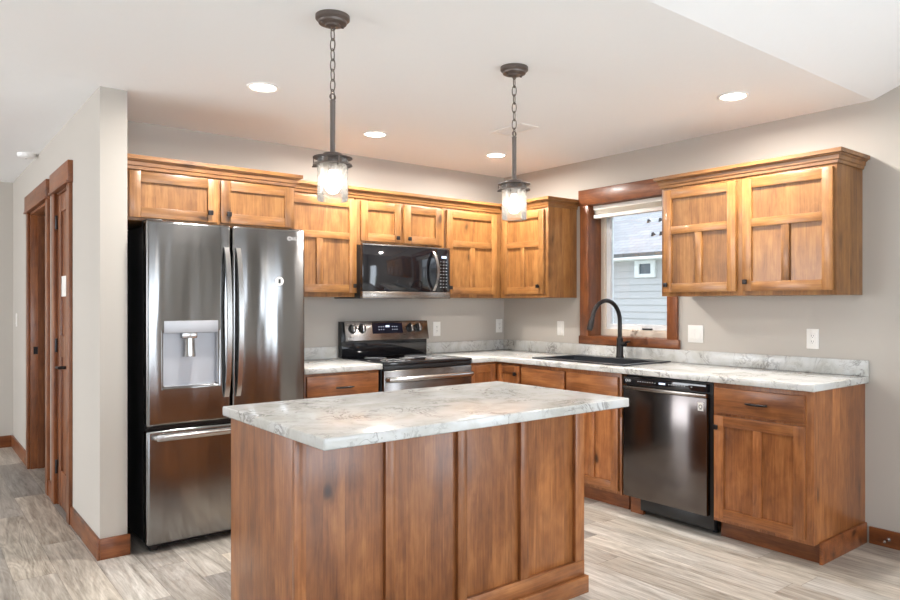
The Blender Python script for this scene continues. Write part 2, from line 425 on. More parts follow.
# ---- door_1: passage opening further down the hall
d1 = empty('door_1', (LX, 1.48, 0), kind='structure')
def loc(o): return o
m = MB(); m.box(0, .13, .435, .45, 0, 2.05, .001).box(0, .13, -.45, -.435, 0, 2.05, .001).box(0, .13, -.435, .435, 2.035, 2.05, .001)
m.box(.05, .09, .423, .435, 0, 2.035).box(.05, .09, -.435, -.423, 0, 2.035)
m.build('door_jamb', TV, d1)
m = MB(); m.box(-.020, 0, .45, .545, 0, 2.055, .002).box(-.020, 0, -.55, -.45, 0, 2.055, .002); m.build('casing', TV, d1)
m = MB(); m.box(-.028, 0, -.555, .56, 2.06, 2.185, .002).box(-.036, 0, -.555, .56, 2.05, 2.064, .002); m.build('head_casing', TY, d1)
m = MB(); m.box(.02, .05, .4335, .436, .92, .98); m.build('strike_plate', BLKM, d1)
# ---- door_2: narrow closet door
d2 = empty('door_2', (LX, .43, 0), kind='structure')
m = MB(); m.box(-.020, 0, .23, .335, 0, 2.055, .002).box(-.020, 0, -.325, -.23, 0, 2.055, .002); m.build('casing', TV, d2)
m = MB(); m.box(-.028, 0, -.335, .345, 2.06, 2.185, .002).box(-.036, 0, -.335, .345, 2.05, 2.064, .002); m.build('head_casing', TY, d2)
m = MB(); m.box(.0, .13, .23, .218, 0, 2.05).box(.0, .13, -.23, -.218, 0, 2.05).box(0, .13, -.218, .218, 2.038, 2.05); m.build('door_jamb', TV, d2)
m = MB()
yl, yr = -.215, .215
m.box(.002, .037, yl, yl+.105, .01, 2.035, .003).box(.002, .037, yr-.105, yr, .01, 2.035, .003)
for a, b in ((.01, .24), (.98, 1.12), (1.92, 2.035)): m.box(.004, .036, yl+.105, yr-.105, a, b, .002)
m.box(.014, .026, yl+.10, yr-.10, .2, 1.95)
leaf = m.build('door_leaf', TV, d2)
for z in (.25, 1.05, 1.86):
    MB().lathe([(.008, z-.045), (.009, z-.04), (.009, z+.04), (.008, z+.045)], (-.004, .222, 0), seg=12).build('hinge', BLKM, leaf)
m = MB(); m.lathe([(.028, -.006), (.028, .004)], (0, -.165, .93), 'x', 24); m.tube([(-.006, -.165, .93), (-.05, -.165, .93)], .010)
m.tube([(-.048, -.172, .93), (-.050, -.12, .93), (-.048, -.055, .925)], [.009, .008, .006]); m.build('lever_handle', BLKM, leaf)
o = MB().box(0, .0015, -.10, .06, 1.37, 1.50).build('paper_tag', WHT, leaf, loc=(.0005, 0, 0)); o['label'] = 'white paper tag'

# ---- window_1 over the sink
w1 = empty('window_1', (0, (wy0+wy1)/2, wz0), kind='structure')
hw = (wy1-wy0)/2; hh = wz1-wz0
m = MB()   # stained wood lining
m.box(-.001, .132, hw-.004, hw+.012, 0, hh).box(-.001, .132, -hw-.012, -hw+.004, 0, hh); m.build('side_jamb', TV, w1)
m = MB(); m.box(-.001, .132, -hw, hw, -.012, .004).box(-.001, .132, -hw, hw, hh-.004, hh+.012); m.build('sill_board', TY, w1)
m = MB(); m.box(-.020, 0, hw-.002, hw+.082, 0, hh, .002).box(-.020, 0, -hw-.082, -hw+.002, 0, hh, .002); m.build('side_casing', TV, w1)
m = MB(); m.box(-.026, 0, -hw-.098, hw+.094, hh-.002, hh+.12, .003); m.build('head_casing', TY, w1)
m = MB(); m.box(-.024, 0, -hw-.098, hw+.092, -.0615, .002, .003); m.build('bottom_casing', TY, w1)
m = MB(); fm = lambda u, v, q: (q, u, v)
m.grid([-hw, -hw+.045, hw-.045, hw], [0, .055, hh-.045, hh], {(1,1)}, .132, .20, fm, .003); vf = m.build('vinyl_frame', VINYL, w1)
m = MB(); m.grid([-hw+.045, -hw+.085, hw-.085, hw-.045], [.055, .095, hh-.085, hh-.045], {(1,1)}, .15, .19, fm, .003); sh = m.build('sash', VINW, w1)
MB().box(.168, .172, -hw+.08, hw-.08, .09, hh-.08).build('glass_pane', GLASS, sh)
m = MB(); m.box(.118, .134, .02, .075, .018, .045, .004).tube([(.120, .04, .04), (.105, .03, .055), (.10, -.02, .05)], .006); m.build('crank_handle', VINYL, vf)
m = MB(); m.box(.128, .15, -.12, -.04, .058, .068, .002); m.build('sash_lock', BLKM, vf)
sb = empty('window_shade', (0.055, (wy0+wy1)/2, wz1-.006), label='cream cellular shade drawn up at the top of the sink window', cat='window shade')
MB().box(-.025, .025, -hw+.012, hw-.012, -.032, 0, .003).build('head_rail', SHADE, sb)
m = MB()
for k in range(4): m.prism([(-.021, -.034-.0085*k), (0, -.0295-.0085*k), (.021, -.034-.0085*k), (0, -.0385-.0085*k)], 'y', -hw+.016, hw-.016)
m.build('folded_fabric', SHADE, sb)
MB().box(-.024, .024, -hw+.014, hw-.014, -.098, -.070, .003).build('bottom_rail', SHADE, sb)

# frames of the windows behind the viewer
for i, (a, b) in enumerate(((-6.8, -4.5), (-3.6, -1.3))):
    mid = (a+b)/2; m = MB(); f2 = lambda u, v, q: (u, q, v)
    m.grid([a, a+.06, mid-.03, mid+.03, b-.06, b], [.6, .66, 2.24, 2.3], {(1,1), (3,1)}, -8.09, -8.02, f2, .002)
    m.box(a-.09, a, -8., -7.98, .5, 2.42).box(b, b+.09, -8., -7.98, .5, 2.42).box(a, b, -8., -7.98, 2.3, 2.42).box(a, b, -8., -7.98, .5, .6)
    struct(m, 'window_%d' % (i+2), TX)
m = MB(); m.grid([-6.95, -6.88, -6.24, -6.16, -5.52, -5.45], [0, .1, 2.07, 2.15], {(1,1), (3,1)}, .02, .10, lambda u, v, q: (q, u, v), .002)
struct(m, 'door_3', VINW)

# ------------------------------------------------------------------ kitchen cabinets
BLK_MAT = BLKM
def door_mesh(x0, x1, z0, z1, yf, style, th=.020):
    """shaker door in front of plane y=yf (towards -y). slots: 0 vertical grain, 1 horizontal grain"""
    m = MB(); st = .057; y0 = yf; y1 = yf-th; g = .0015
    m.mi = 0
    m.box(x0, x0+st, y0, y1, z0, z1, .002).box(x1-st, x1, y0, y1, z0, z1, .002)
    m.box(x0+st-.01, x1-st+.01, y0, y0-.006, z0+.03, z1-.03)
    m.mi = 1
    m.box(x0+st+.0002, x1-st-.0002, y0, y1+.0004, z1-st, z1, .0015).box(x0+st+.0002, x1-st-.0002, y0, y1+.0004, z0, z0+st, .0015)
    mid = (x0+x1)/2
    if style == 'mission':
        zt_ = z1-.235
        m.box(x0+st+.0002, x1-st-.0002, y0, y1+.0004, zt_-.048, zt_, .0015)
        m.mi = 0; m.box(mid-.023, mid+.023, y0, y1+.0004, z0+st, zt_-.048, .0015)
    elif style == 'two':
        m.mi = 0; m.box(mid-.023, mid+.023, y0, y1+.0004, z0+st, z1-st, .0015)
    return m
def add_door(par, x0, x1, z0, z1, yf, style, knob=None, off=(0,0,0), rot=0, mats=None):
    d = door_mesh(x0, x1, z0, z1, yf, style).build('door', list((mats or LOW)[:2]), par, loc=off, rot=(0,0,rot))
    if knob:
        kx, kz = knob; m = MB(); y = yf-.020
        m.tube([(kx, y, kz), (kx, y-.016, kz)], .006, 12); m.box(kx-.014, kx+.014, y-.024, y-.014, kz-.014, kz+.014, .003)
        m.build('knob', BLK_MAT, d)
    return d
def add_drawer(par, x0, x1, z0, z1, yf, handle=None, name='drawer'):
    d = MB().box(x0, x1, yf, yf-.020, z0, z1, .003).build(name, WH, par)
    if handle:
        hx, hz, L = handle; m = MB(); y = yf-.020
        for s in (-1, 1): m.tube([(hx+s*L*.36, y, hz), (hx+s*L*.36, y-.024, hz)], .005, 10)
        m.tube([(hx-L/2, y-.022, hz), (hx-L*.3, y-.028, hz), (hx, y-.031, hz), (hx+L*.3, y-.028, hz), (hx+L/2, y-.022, hz)], [.004,.0065,.0065,.0065,.004], 12)
        m.build('handle', BLK_MAT, d)
    return d
CROWN = lambda z: [(.0006, z), (.008, z), (.010, z+.016), (.016, z+.020), (.018, z+.040), (.026, z+.044), (.028, z+.050), (.040, z+.051), (.040, z+.072), (.0006, z+.072)]

# --- upper cabinets, back wall
DEP = .32
def upper(name, x0, x1, z0, z1, dep, label, doors, cat='cabinet', x_origin=None):
    c_ = empty(name, ((x0+x1)/2, 0, z0), label=label, cat=cat)
    h = (x1-x0)/2
    MB().box(-h+.0008, h-.0008, -.001, -dep, 0, z1-z0, .001).build('body', UB_, c_)
    for (a, b, za, zb, st, kn) in doors:
        k = None if kn is None else (kn[0]-(x0+x1)/2, kn[1]-z0)
        add_door(c_, a-(x0+x1)/2, b-(x0+x1)/2, za-z0, zb-z0, -dep-.0005, st, k, mats=UPP)
    return c_
UB = 1.372; UT = 2.085
fc = upper('over_fridge_cabinet', -3.224, -2.262, 1.775, 2.075, .59, 'wide deep two-door cabinet directly above the stainless refrigerator',
      [(-3.209, -2.738, 1.790, 2.040, 'plain', (-2.786, 1.844)), (-2.722, -2.275, 1.792, 2.040, 'plain', (-2.680, 1.844))])
MB().sweep([(-.481, -.592), (.481, -.592), (.481, -.375)], CROWN(.275)).build('crown_moulding', UH_, fc)
upper('upper_cabinet', -2.262, -1.686, UB, UT, DEP, 'tall single-door upper cabinet between the refrigerator and the microwave',
      [(-2.245, -1.680, 1.400, 2.053, 'mission', (-1.702, 1.449))])
upper('over_microwave_cabinet', -1.683, -.905, 1.742, UT, DEP, 'short two-door upper cabinet directly above the microwave',
      [(-1.645, -1.308, 1.770, 2.053, 'plain', (-1.345, 1.805)), (-1.280, -.938, 1.770, 2.053, 'plain', (-1.243, 1.805))])
upper('upper_corner_cabinet', -.905, -.001, UB, UT, DEP, 'upper corner cabinet on the range wall, right of the microwave',
      [(-.888, -.376, 1.400, 2.053, 'mission', (-.862, 1.449))])
# right-wall upper cabinet by the corner, end panel to the viewer
u4 = empty('upper_cabinet', (0, -DEP-.001, UB), -PI/2, label='narrow upper cabinet on the window wall, in the corner left of the window', cat='cabinet')
MB().box(0, .555, -.001, -DEP+.0, 0, UT-UB, .001).build('body', UB_, u4)
add_door(u4, .045, .522, .028, .681, -DEP-.0005, 'mission', (.470, .088), mats=UPP)
MB().sweep([(-2.239, -DEP), (-DEP, -DEP), (-DEP, -.876), (-.001, -.876)], CROWN(UT-.013)).build('crown_moulding', UH_)
tag(bpy.data.objects['crown_moulding.001'] if 'crown_moulding.001' in bpy.data.objects else bpy.data.objects['crown_moulding'],
    'stepped honey wood crown moulding running over the microwave-side upper cabinets into the corner', 'moulding')
# right upper cabinet
ru = empty('upper_cabinet', (0, -1.918, UB), -PI/2, label='wide two-door upper cabinet on the window wall, right of the window', cat='cabinet')
W_ = 1.108
MB().box(0, W_, -.001, -DEP, 0, UT-UB, .001).build('body', UB_, ru)
add_door(ru, .026, .534, .025, .681, -DEP-.0005, 'mission', (.052, .073), mats=UPP)
add_door(ru, .576, 1.094, .025, .681, -DEP-.0005, 'mission', (.602, .079), mats=UPP)
MB().sweep([(0, -.001), (0, -DEP), (W_, -DEP), (W_, -.001)], CROWN(UT-UB-.013)).build('crown_moulding', UH_, ru)

# --- base cabinets
BT = .8805   # carcass top
TK = .105
bl = empty('base_cabinet', (-1.94, 0, 0), label='base cabinet with top drawer between the refrigerator and the range', cat='cabinet')
MB().box(-.272, .272, -.001, -.61, TK, BT, .001).build('body', WBo, bl)
MB().box(-.272, .272, -.02, -.535, 0, TK).build('toe_kick', TX, bl)
add_drawer(bl, -.255, .262, .735, .866, -.6105, (0, .785, .13))
add_door(bl, -.255, .262, .127, .70, -.6105, 'two', (.23, .63))
# corner base
cb = empty('corner_base_cabinet', (0, 0, 0), label='corner base cabinet with folding doors right of the range', cat='cabinet')
L_ = [(-.885, -.001), (-.001, -.001), (-.001, -.893), (-.61, -.893), (-.61, -.61), (-.885, -.61)]
MB().prism(L_, 'z', TK, BT).build('body', WBo, cb)
MB().prism([(-.885, -.02), (-.02, -.02), (-.02, -.893), (-.535, -.893), (-.535, -.535), (-.885, -.535)], 'z', 0, TK).build('toe_kick', TX, cb)
door_mesh(-.877, -.634, .127, .866, -.6105, 'plain').build('door', [WV, WH], cb)
add_door(cb, .634, .880, .127, .866, -.6105, 'plain', (.848, .803), rot=-PI/2)
# sink base (open carcass so that the basin hangs free)
sk = empty('sink_base_cabinet', (0, -.895, 0), -PI/2, label='base cabinet with false drawer fronts under the black sink', cat='cabinet')
SW = .928
m = MB(); m.box(0, .018, -.001, -.59, TK, BT).box(SW-.018, SW, -.001, -.59, TK, BT).box(.018, SW-.018, -.001, -.59, TK, TK+.018).box(0, SW, -.59, -.61, .60, BT, .001).box(0, SW, -.59, -.61, TK, .60, .001)
m.build('body', WBo, sk)
MB().box(0, SW, -.02, -.535, 0, TK).build('toe_kick', TX, sk)
for a, b, k in ((.008, .442, .415), (.467, .910, .495)):
    add_drawer(sk, a, b, .716, .856, -.6105, None, 'false_front'); add_door(sk, a, b, .127, .70, -.6105, 'two', (k, .63))
# end base
eb = empty('base_cabinet', (0, -2.478, 0), -PI/2, label='base cabinet with drawer and two-panel door at the right end of the counter', cat='cabinet')
EW = .562
MB().box(0, EW, -.001, -.61, TK, BT, .001).build('body', WBo, eb)
MB().box(0, EW-.0002, -.02, -.535, 0, TK).build('toe_kick', TX, eb)
m = MB().box(EW, EW+.016, -.015, -.552, 0, .112, .001); m.build('base_trim', TX, eb)
add_drawer(eb, .012, .522, .716, .856, -.6105, (.275, .785, .125))
add_door(eb, .012, .522, .127, .700, -.6105, 'two', (.032, .637))

# --- countertops
CT = .921
fz = lambda u, v, q: (u, v, q)
ct = empty('countertop', (0, 0, 0), label='long L-shaped speckled cream countertop running from the range into the corner and past the sink', cat='countertop')
m = MB()
xs = [-.885, -.65, -.53, -.13, -.001]; ys = [-3.062, -1.775, -.985, -.65, -.001]
m.grid(xs, ys, {(0,0), (0,1), (0,2), (2,1)}, CT-.038, CT, fz, .006, 3)
m.build('slab', LAM, ct)
MB().box(-.885, -.021, -.001, -.020, CT, 1.008, .003).build('backsplash', LAM, ct)
MB().box(-.001, -.020, -.001, -3.062, CT, 1.008, .003).build('backsplash', LAM, ct)
cl = empty('countertop', (-1.94, 0, 0), label='short speckled cream countertop between the refrigerator and the range', cat='countertop')
MB().box(-.28, .284, -.001, -.65, CT-.038, CT, .006, 3).build('slab', LAM, cl)
MB().box(-.28, .275, -.001, -.020, CT, 1.008, .003).build('backsplash', LAM, cl)

# --- sink and faucet
sn = empty('kitchen_sink', (-.315, -1.38, CT), label='black drop-in sink set into the counter below the window', cat='sink')
m = MB(); m.grid([-.255, -.205, .155, .255], [-.425, -.385, .385, .425], {(1,1)}, .0002, .010, fz, .004, 3)
m.build('rim', SINKM, sn)
m = MB(); x0, x1, y0, y1, zb_ = -.207, .157, -.387, .387, -.19
m.grid([x0-.004, x0, x1, x1+.004], [y0-.004, y0, y1, y1+.004], {(1,1)}, zb_, .001, fz)
m.box(x0-.004, x1+.004, y0-.004, y1+.004, zb_-.006, zb_)
bs = m.build('basin', SINKM, sn)
MB().lathe([(.045, zb_), (.045, zb_+.003), (.036, zb_+.002), (.0, zb_+.001)], (-.02, 0, 0)).build('drain', STEEL_L, bs)
fa = empty('kitchen_faucet', (-.105, -1.395, CT+.0102), label='black pull-down gooseneck faucet standing behind the sink', cat='faucet')
m = MB(); m.lathe([(.030, 0), (.030, .006), (.027, .012), (.024, .10), (.0245, .135), (.021, .142), (.0165, .15)], seg=28)
m.build('base', BLKM, fa)
R_ = .150; zc_ = .265
pts = [(0,0,.14), (0,0,.2)]+[(-R_+R_*math.cos(a), 0, zc_+R_*math.sin(a)) for a in [PI*k/22 for k in range(0, 21)]]
MB().tube(pts, .0155, 16).build('neck', BLKM, fa)
e_ = Vector(pts[-1]); dr = (Vector(pts[-1])-Vector(pts[-2])).normalized()
MB().tube([e_, e_+dr*.02, e_+dr*.03, e_+dr*.09, e_+dr*.105], [.0155, .0160, .019, .0225, .019], 18).build('spray_head', BLKM, fa)
m = MB(); m.tube([(0,-.018,.10), (0,-.052,.10)], .017, 18); m.tube([(0,-.045,.104), (-.02,-.075,.118), (-.03,-.115,.122)], [.010,.009,.006], 12)
m.build('lever', BLKM, fa)

# ------------------------------------------------------------------ appliances
# logo: ring with lettering beside it
def logo(par, x, y, z, s, mat=None, rot=(PI/2,0,0)):
    mat = mat or LOGO
    g = MB().tube([(s*.5*math.cos(2*PI*k/20), s*.5*math.sin(2*PI*k/20), 0) for k in range(20)], s*.06, 6, closed=True)
    g.box(-s*.16, -s*.08, -s*.22, s*.22, -.0003, .0003); g.box(-s*.16, s*.08, -s*.22, -s*.14, -.0003, .0003)
    g.build('logo_ring', mat, par, loc=(x, y, z), rot=rot)
    text('logo_letters', 'LG', s*1.15, mat, par, (x+s*1.35, y, z), rot)
# refrigerator
fr = empty('refrigerator', (-2.708, 0, 0), label='tall stainless french-door refrigerator with bottom freezer drawer and water dispenser', cat='refrigerator')
FB, FF = -.655, -.742
MB().box(-.441, .441, -.04, FB, .045, 1.742, .004).build('body', BLK, fr)
f3 = lambda u, v, q: (u, q, v)
m = MB(); m.grid([-.447, -.362, -.075, -.004], [.672, .878, 1.170, 1.766], {(1,1)}, FB-.004, FF, f3, .014, 4)
ld = m.build('left_door', STEEL, fr)
m = MB(); m.box(-.364, -.073, FF+.048, FF+.055, .874, 1.175)
m.box(-.366, -.360, FF+.010, FF+.052, .87, 1.18).box(-.077, -.071, FF+.010, FF+.052, .87, 1.18).box(-.366, -.071, FF+.010, FF+.052, .872, .880)
ds = m.build('dispenser', SILV, ld)
MB().box(-.362, -.075, FF-.002, FF+.046, 1.165, 1.232, .004).build('dispenser_panel', SILV, ds)['label'] = 'light grey touch panel'
m = MB(); m.box(-.265, -.185, FF+.01, FF+.046, 1.135, 1.168, .004); m.lathe([(.028, 1.136), (.030, 1.09), (.033, 1.04), (.034, 1.035), (.0, 1.035)], (-.225, FF+.022, 0), seg=20)
m.build('water_spout', STEEL_L, ds)
m = MB(); m.box(.004, .447, FB-.004, FF, .672, 1.766, .014, 4); rd = m.build('right_door', STEEL, fr)
m = MB(); m.box(-.447, .447, FB-.004, FF, .045, .650, .014, 4); fd_ = m.build('freezer_drawer', STEEL, fr)
def vhandle(par, x, z0, z1, y, tilt):
    m = MB(); n = 20; pts = []
    for k in range(n+1):
        t = k/n; z = z0+(z1-z0)*t; b = math.sin(PI*t)**.6 if 0 < t < 1 else 0
        pts.append((x, y-.004-.052*b, z))
    # flat curved bar built as a ribbon with depth
    for (xa, ya, za), (xb, yb, zb2) in zip(pts, pts[1:]):
        pass
    prof = [(-.013, -.008), (.013, -.008), (.015, 0), (.013, .008), (-.013, .008), (-.015, 0)]
    rings = []
    for (a, b, c_) in pts: rings.append([m.bm.verts.new((a+p, b+q, c_)) for p, q in prof])
    for r1, r2 in zip(rings, rings[1:]):
        for k in range(6): m.bm.faces.new((r1[k], r1[(k+1) % 6], r2[(k+1) % 6], r2[k]))
    m.bm.faces.new(rings[0][::-1]); m.bm.faces.new(rings[-1])
    return m.build('handle', STEEL_L, par)
vhandle(ld, -.032, .80, 1.64, FF, 0); vhandle(rd, .034, .80, 1.64, FF, 0)
m = MB(); m.tube([(-.415, FF+.002, .618), (-.412, FF-.035, .618), (-.37, FF-.052, .618), (.37, FF-.052, .618), (.412, FF-.035, .618), (.415, FF+.002, .618)], .013, 12)
m.box(-.41, .41, FF-.060, FF-.046, .600, .636, .005); m.build('handle', STEEL_L, fd_)
MB().box(-.44, .44, FF+.03, FB, .652, .670).build('gasket', BLK, fr)
for s in (-1, 1): MB().box(s*.44, s*.36, FF+.03, -.60, 1.742, 1.775, .006).build('hinge_cover', BLK, fr)
for s in (-1, 1):
    m = MB(); m.lathe([(.020, -.02), (.022, -.018), (.022, .018), (.020, .02)], (s*.40, -.68, .022), 'x', 20); m.box(s*.43, s*.35, -.66, -.70, .025, .05, .002); m.build('roller_foot', BLK, fr)
MB().box(-.42, .42, -.60, -.66, .012, .046).build('kick_grille', BLK, fr)
logo(rd, .345, FF-.0006, 1.712, .022)
m = MB(); m.lathe([(.026, -.0018), (.026, 0)], (0,0,0), 'y', 28); o = m.build('round_sticker', WHT, rd, loc=(.283, FF-.0002, 1.457)); o['label'] = 'small round white sticker'
o = MB().box(-.007, .007, -.0028, -.0017, -.013, .013).build('sticker_print', BLK, o)

# range
rg = empty('range', (-1.272, 0, 0), label='freestanding dark stainless electric range with glass cooktop', cat='range')
RW = .379
MB().box(-RW, RW, -.012, -.615, .03, .905, .003).build('body', BLK, rg)
MB().box(-RW, RW, -.07, -.655, .905, .925, .004).build('cooktop', BLKG, rg)
for bx, by, br_ in ((-.19, -.50, .105), (.19, -.50, .085), (-.19, -.23, .080), (.19, -.23, .105), (0, -.36, .055)):
    m = MB()
    for rr in (br_, br_*.62): m.tube([(bx+rr*math.cos(2*PI*k/40), by+rr*math.sin(2*PI*k/40), .9252) for k in range(40)], .0009, 4, closed=True)
    m.build('burner_ring', GREYP, rg)
m = MB(); m.prism([(-.012, .925), (-.070, .925), (-.070, 1.040), (-.060, 1.185), (-.045, 1.192), (-.012, 1.192)], 'x', -RW-.001, RW+.002, .003)
bg = m.build('backguard', BLKG, rg)
m = MB(); m.prism([(-.068, 1.045), (-.098, 1.045), (-.100, 1.050), (-.074, 1.190), (-.060, 1.190)], 'x', -RW+.018, RW+.004, .0015)
cp = m.build('control_panel', RSTEEL, bg)
ta = math.atan2(.026, .140)   # panel lean
def onp(x, t, out=0):          # point on the leaning panel, t = height fraction
    y = -.100+.026*t; z = 1.050+.140*t
    return (x, y-out*math.cos(ta), z-out*math.sin(ta)*-1)
for kx in (-.300, -.218, .215, .290):
    m = MB(); m.lathe([(.034, 0), (.034, -.005), (.029, -.008), (.026, -.022), (.0, -.024)], (0,0,0), 'y', 24)
    m.build('knob', BLK, cp, loc=onp(kx, .62), rot=(-ta, 0, 0))
    mm = MB(); mm.box(-.008, .008, -.033, -.020, -.026, .026, .002); kb = mm.build('knob_grip', STEEL_L, cp, loc=onp(kx, .62), rot=(-ta, 0, 0))
MB().box(-.130, .140, -.0015, .001, -.040, .040).build('display', DISP, cp, loc=onp(0, .62), rot=(-ta, 0, 0))
MB().box(-.012, .022, -.0025, -.001, .008, .022).build('clock_display', DIGI, cp, loc=onp(0, .62), rot=(-ta, 0, 0))
for i in range(6):
    for j in range(2):
        x = (-.075, -.055, -.035, .045, .065, .085)[i]; MB().box(x, x+.007, -.0025, -.001, -.012+j*.022, -.009+j*.022).build('touch_key', DIGI, cp, loc=onp(0, .62), rot=(-ta, 0, 0))
logo(cp, -.335, -.0985, 1.066, .015, rot=(PI/2-ta, 0, 0))
m = MB(); m.box(-RW+.003, RW-.003, -.616, -.652, .225, .872, .006); od = m.build('oven_door', RSTEEL, rg)
MB().box(-RW+.003, RW-.003, -.616, -.648, .875, .902, .002).build('vent_strip', BLK, rg)
MB().box(-.28, .28, -.6525, -.654, .36, .72).build('oven_window', BLKG, od)
m = MB(); m.tube([(-.35, -.650, .812), (-.348, -.690, .812), (-.30, -.703, .812), (0, -.712, .812), (.30, -.703, .812), (.348, -.690, .812), (.35, -.650, .812)], .018, 14); m.build('handle', STEEL_L, od)
MB().box(-RW+.003, RW-.003, -.616, -.648, .05, .215, .005).build('storage_drawer', BSTEEL, rg)
for s in (-1, 1):
    for y in (-.08, -.56): MB().lathe([(.018, 0), (.018, .03)], (s*.33, y, 0), seg=14).build('foot', BLK, rg)

# microwave
mw = empty('microwave', (-1.300, 0, 1.362), label='dark stainless over-the-range microwave under the short cabinet', cat='microwave')
MH = .376
MB().box(-.379, .38, -.001, -.385, .0, MH, .003).build('body', BLK, mw)
m = MB(); m.box(-.379, .255, -.387, -.421, .052, MH-.004, .004); md = m.build('door', BLKG, mw)
m = MB(); m.box(.258, .38, -.387, -.421, .052, MH-.004, .004); mp = m.build('control_panel', BLKG, mw)
MB().box(-.379, .38, -.387, -.423, .0, .050, .003).build('bottom_strip', BSTEEL_L, mw)
MB().box(-.379, .382, -.387, -.422, MH-.003, MH+.008, .002).build('top_strip', BSTEEL_L, mw)
MB().box(-.30, -.02, -.15, -.32, -.004, .002).build('grease_filter', GREYP, mw)
m = MB(); n = 18; prof = [(-.010, -.006), (.010, -.006), (.012, 0), (.010, .006), (-.010, .006), (-.012, 0)]; rings = []
for k in range(n+1):
    t = k/n; z = .058+(.295)*t; b = math.sin(PI*t)
    rings.append([m.bm.verts.new((.222+.010*b+p, -.423-.048*b**.8 + q if b > 1e-6 else -.423+q, z)) for p, q in prof])
for r1, r2 in zip(rings, rings[1:]):
    for k in range(6): m.bm.faces.new((r1[k], r1[(k+1) % 6], r2[(k+1) % 6], r2[k]))
m.bm.faces.new(rings[0][::-1]); m.bm.faces.new(rings[-1]); m.build('handle', STEEL_L, md)
for r in range(9):
    for c_ in range(3):
        x = .287+c_*.026; z = .085+r*.024; MB().box(x, x+.010, -.4222, -.4205, z, z+.004).build('key', GREYP, mp)
MB().box(.300, .345, -.4224, -.4205, .305, .322).build('display', DIGI, mp)
logo(mw, -.305, -.4238, .024, .016)

# dishwasher
dw = empty('dishwasher', (0, -1.850, 0), -PI/2, label='dark stainless dishwasher between the sink cabinet and the end cabinet', cat='dishwasher')
DWW = .600
MB().box(.004, DWW+.018, -.03, -.600, .113, .872, .002).build('body', BLK, dw)
MB().box(.010, DWW, -.601, -.640, .820, .868, .004).build('control_panel', BLKG, dw)
MB().box(.008, DWW+.002, -.601, -.648, .790, .812, .004).build('handle_strip', BSTEEL_L, dw)
m = MB(); m.box(.008, DWW+.002, -.601, -.640, .122, .789, .004); dd = m.build('door', BSTEEL, dw)
m = MB(); m.box(.10, DWW+.014, -.560, -.585, .035, .112, .002); m.build('toe_panel', BLK, dw)
MB().box(.004, .10, -.535, -.560, 0, .115).build('toe_filler', TX, dw)
for x in (.05, .57): MB().lathe([(.014, 0), (.014, .114)], (x, -.50, 0), seg=12).build('foot', BLK, dw)
for x in [.120+i*.018 for i in range(8)]+[.345+i*.018 for i in range(7)]+[.50]: MB().box(x, x+.007, -.6412, -.6395, .843, .846).build('button', LOGO, dw)
MB().box(.278, .322, -.6412, -.6395, .840, .850).build('display', DIGI, dw)
logo(dw, .035, -.6410, .845, .016)
o = MB().box(.545, .580, -.6412, -.6398, .715, .762).build('energy_sticker', WHT, dd); o['label'] = 'small white sticker'
m = MB().tube([(.5625+.010*math.cos(2*PI*k/16), -.6416, .738+.010*math.sin(2*PI*k/16)) for k in range(16)], .0018, 6, closed=True); m.box(.553, .572, -.6416, -.6411, .7225, .7250); m.build('sticker_print', BLK, o)

# ------------------------------------------------------------------ island
IX0, IX1, IY0, IY1, IZ = -3.168, -1.727, -2.772, -1.905, .9175
isl = empty('kitchen_island', (-2.43, -2.2, 0), label='free-standing board-and-batten wooden island in the foreground', cat='island')
bx0, bx1, by0, by1 = -3.141+2.43, -1.728+2.43, -2.494+2.2, -1.925+2.2
MB().box(bx0, bx1, by0, by1, 0.0, IZ-.039, .002).build('body', WBo, isl)
ff = by0
bt = [(-3.142, -3.10), (-2.790, -2.748), (-2.457, -2.412), (-2.122, -2.077), (-1.785, -1.727)]
for a, b in bt: MB().box(a+2.43, b+2.43, ff, ff-.019, .150, IZ-.039, .002).build('batten', WV, isl)
MB().box(bx0-.002, bx1+.002, ff, ff-.019, .079, .1495, .002).build('bottom_rail', WH, isl)
m = MB(); m.box(bx0-.004, bx1+.016, ff, ff-.034, 0, .078, .003).box(bx1, bx1+.016, ff, by1-.02, 0, .078, .003); m.build('base_trim', WH, isl)
for i, (a, b) in enumerate([(bx0+.02, (bx0+bx1)/2-.01), ((bx0+bx1)/2+.01, bx1-.02)]):
    add_door(isl, -b, -a, .127, .86, -by1-.0005, 'mission', ((-a-.03) if i == 0 else (-b+.03), .75), rot=PI)
it = empty('island_countertop', (-2.43, -2.2, IZ-.038), label='white-veined rectangular countertop lying on the kitchen island', cat='countertop')
MB().box(IX0+2.43, IX1+2.43, IY0+2.2, IY1+2.2, 0, .038, .006, 3).build('slab', LAM, it)

# ------------------------------------------------------------------ ceiling fixtures
def can(x, y, label, rx=0, z=H, first=[None]):
    if first[0] is None:
        r = empty('recessed_light', (x, y, z), label=label, cat='ceiling light', group='recessed ceiling lights')
        MB().lathe([(.083, 0), (.083, -.005), (.074, -.008), (.064, -.004), (.062, 0)], seg=40).build('trim_ring', WHTP, r)
        MB().lathe([(.0, -.0035), (.0635, -.0035), (.0635, -.001), (.0, -.001)], seg=40).build('lens', LENS, r)
        l = area('downlight', (0,0,-.010), (0,0,0), .12, .12, CAN_POWER, CAN_COLOR, 'DISK', r, 3.02)
        first[0] = r; return r
    r = copy_tree(first[0]); r.location = (x, y, z); r['label'] = label; return r
can(-2.700, -1.170, 'round recessed downlight in the ceiling left of the nearer pendant')
can(-1.730, -.670, 'round recessed downlight in the ceiling above the microwave, between the two pendants')
can(-.683, -.683, 'round recessed downlight in the ceiling beside the far pendant near the corner')
can(-.670, -2.633, 'round recessed downlight in the ceiling above the right-hand upper cabinet')
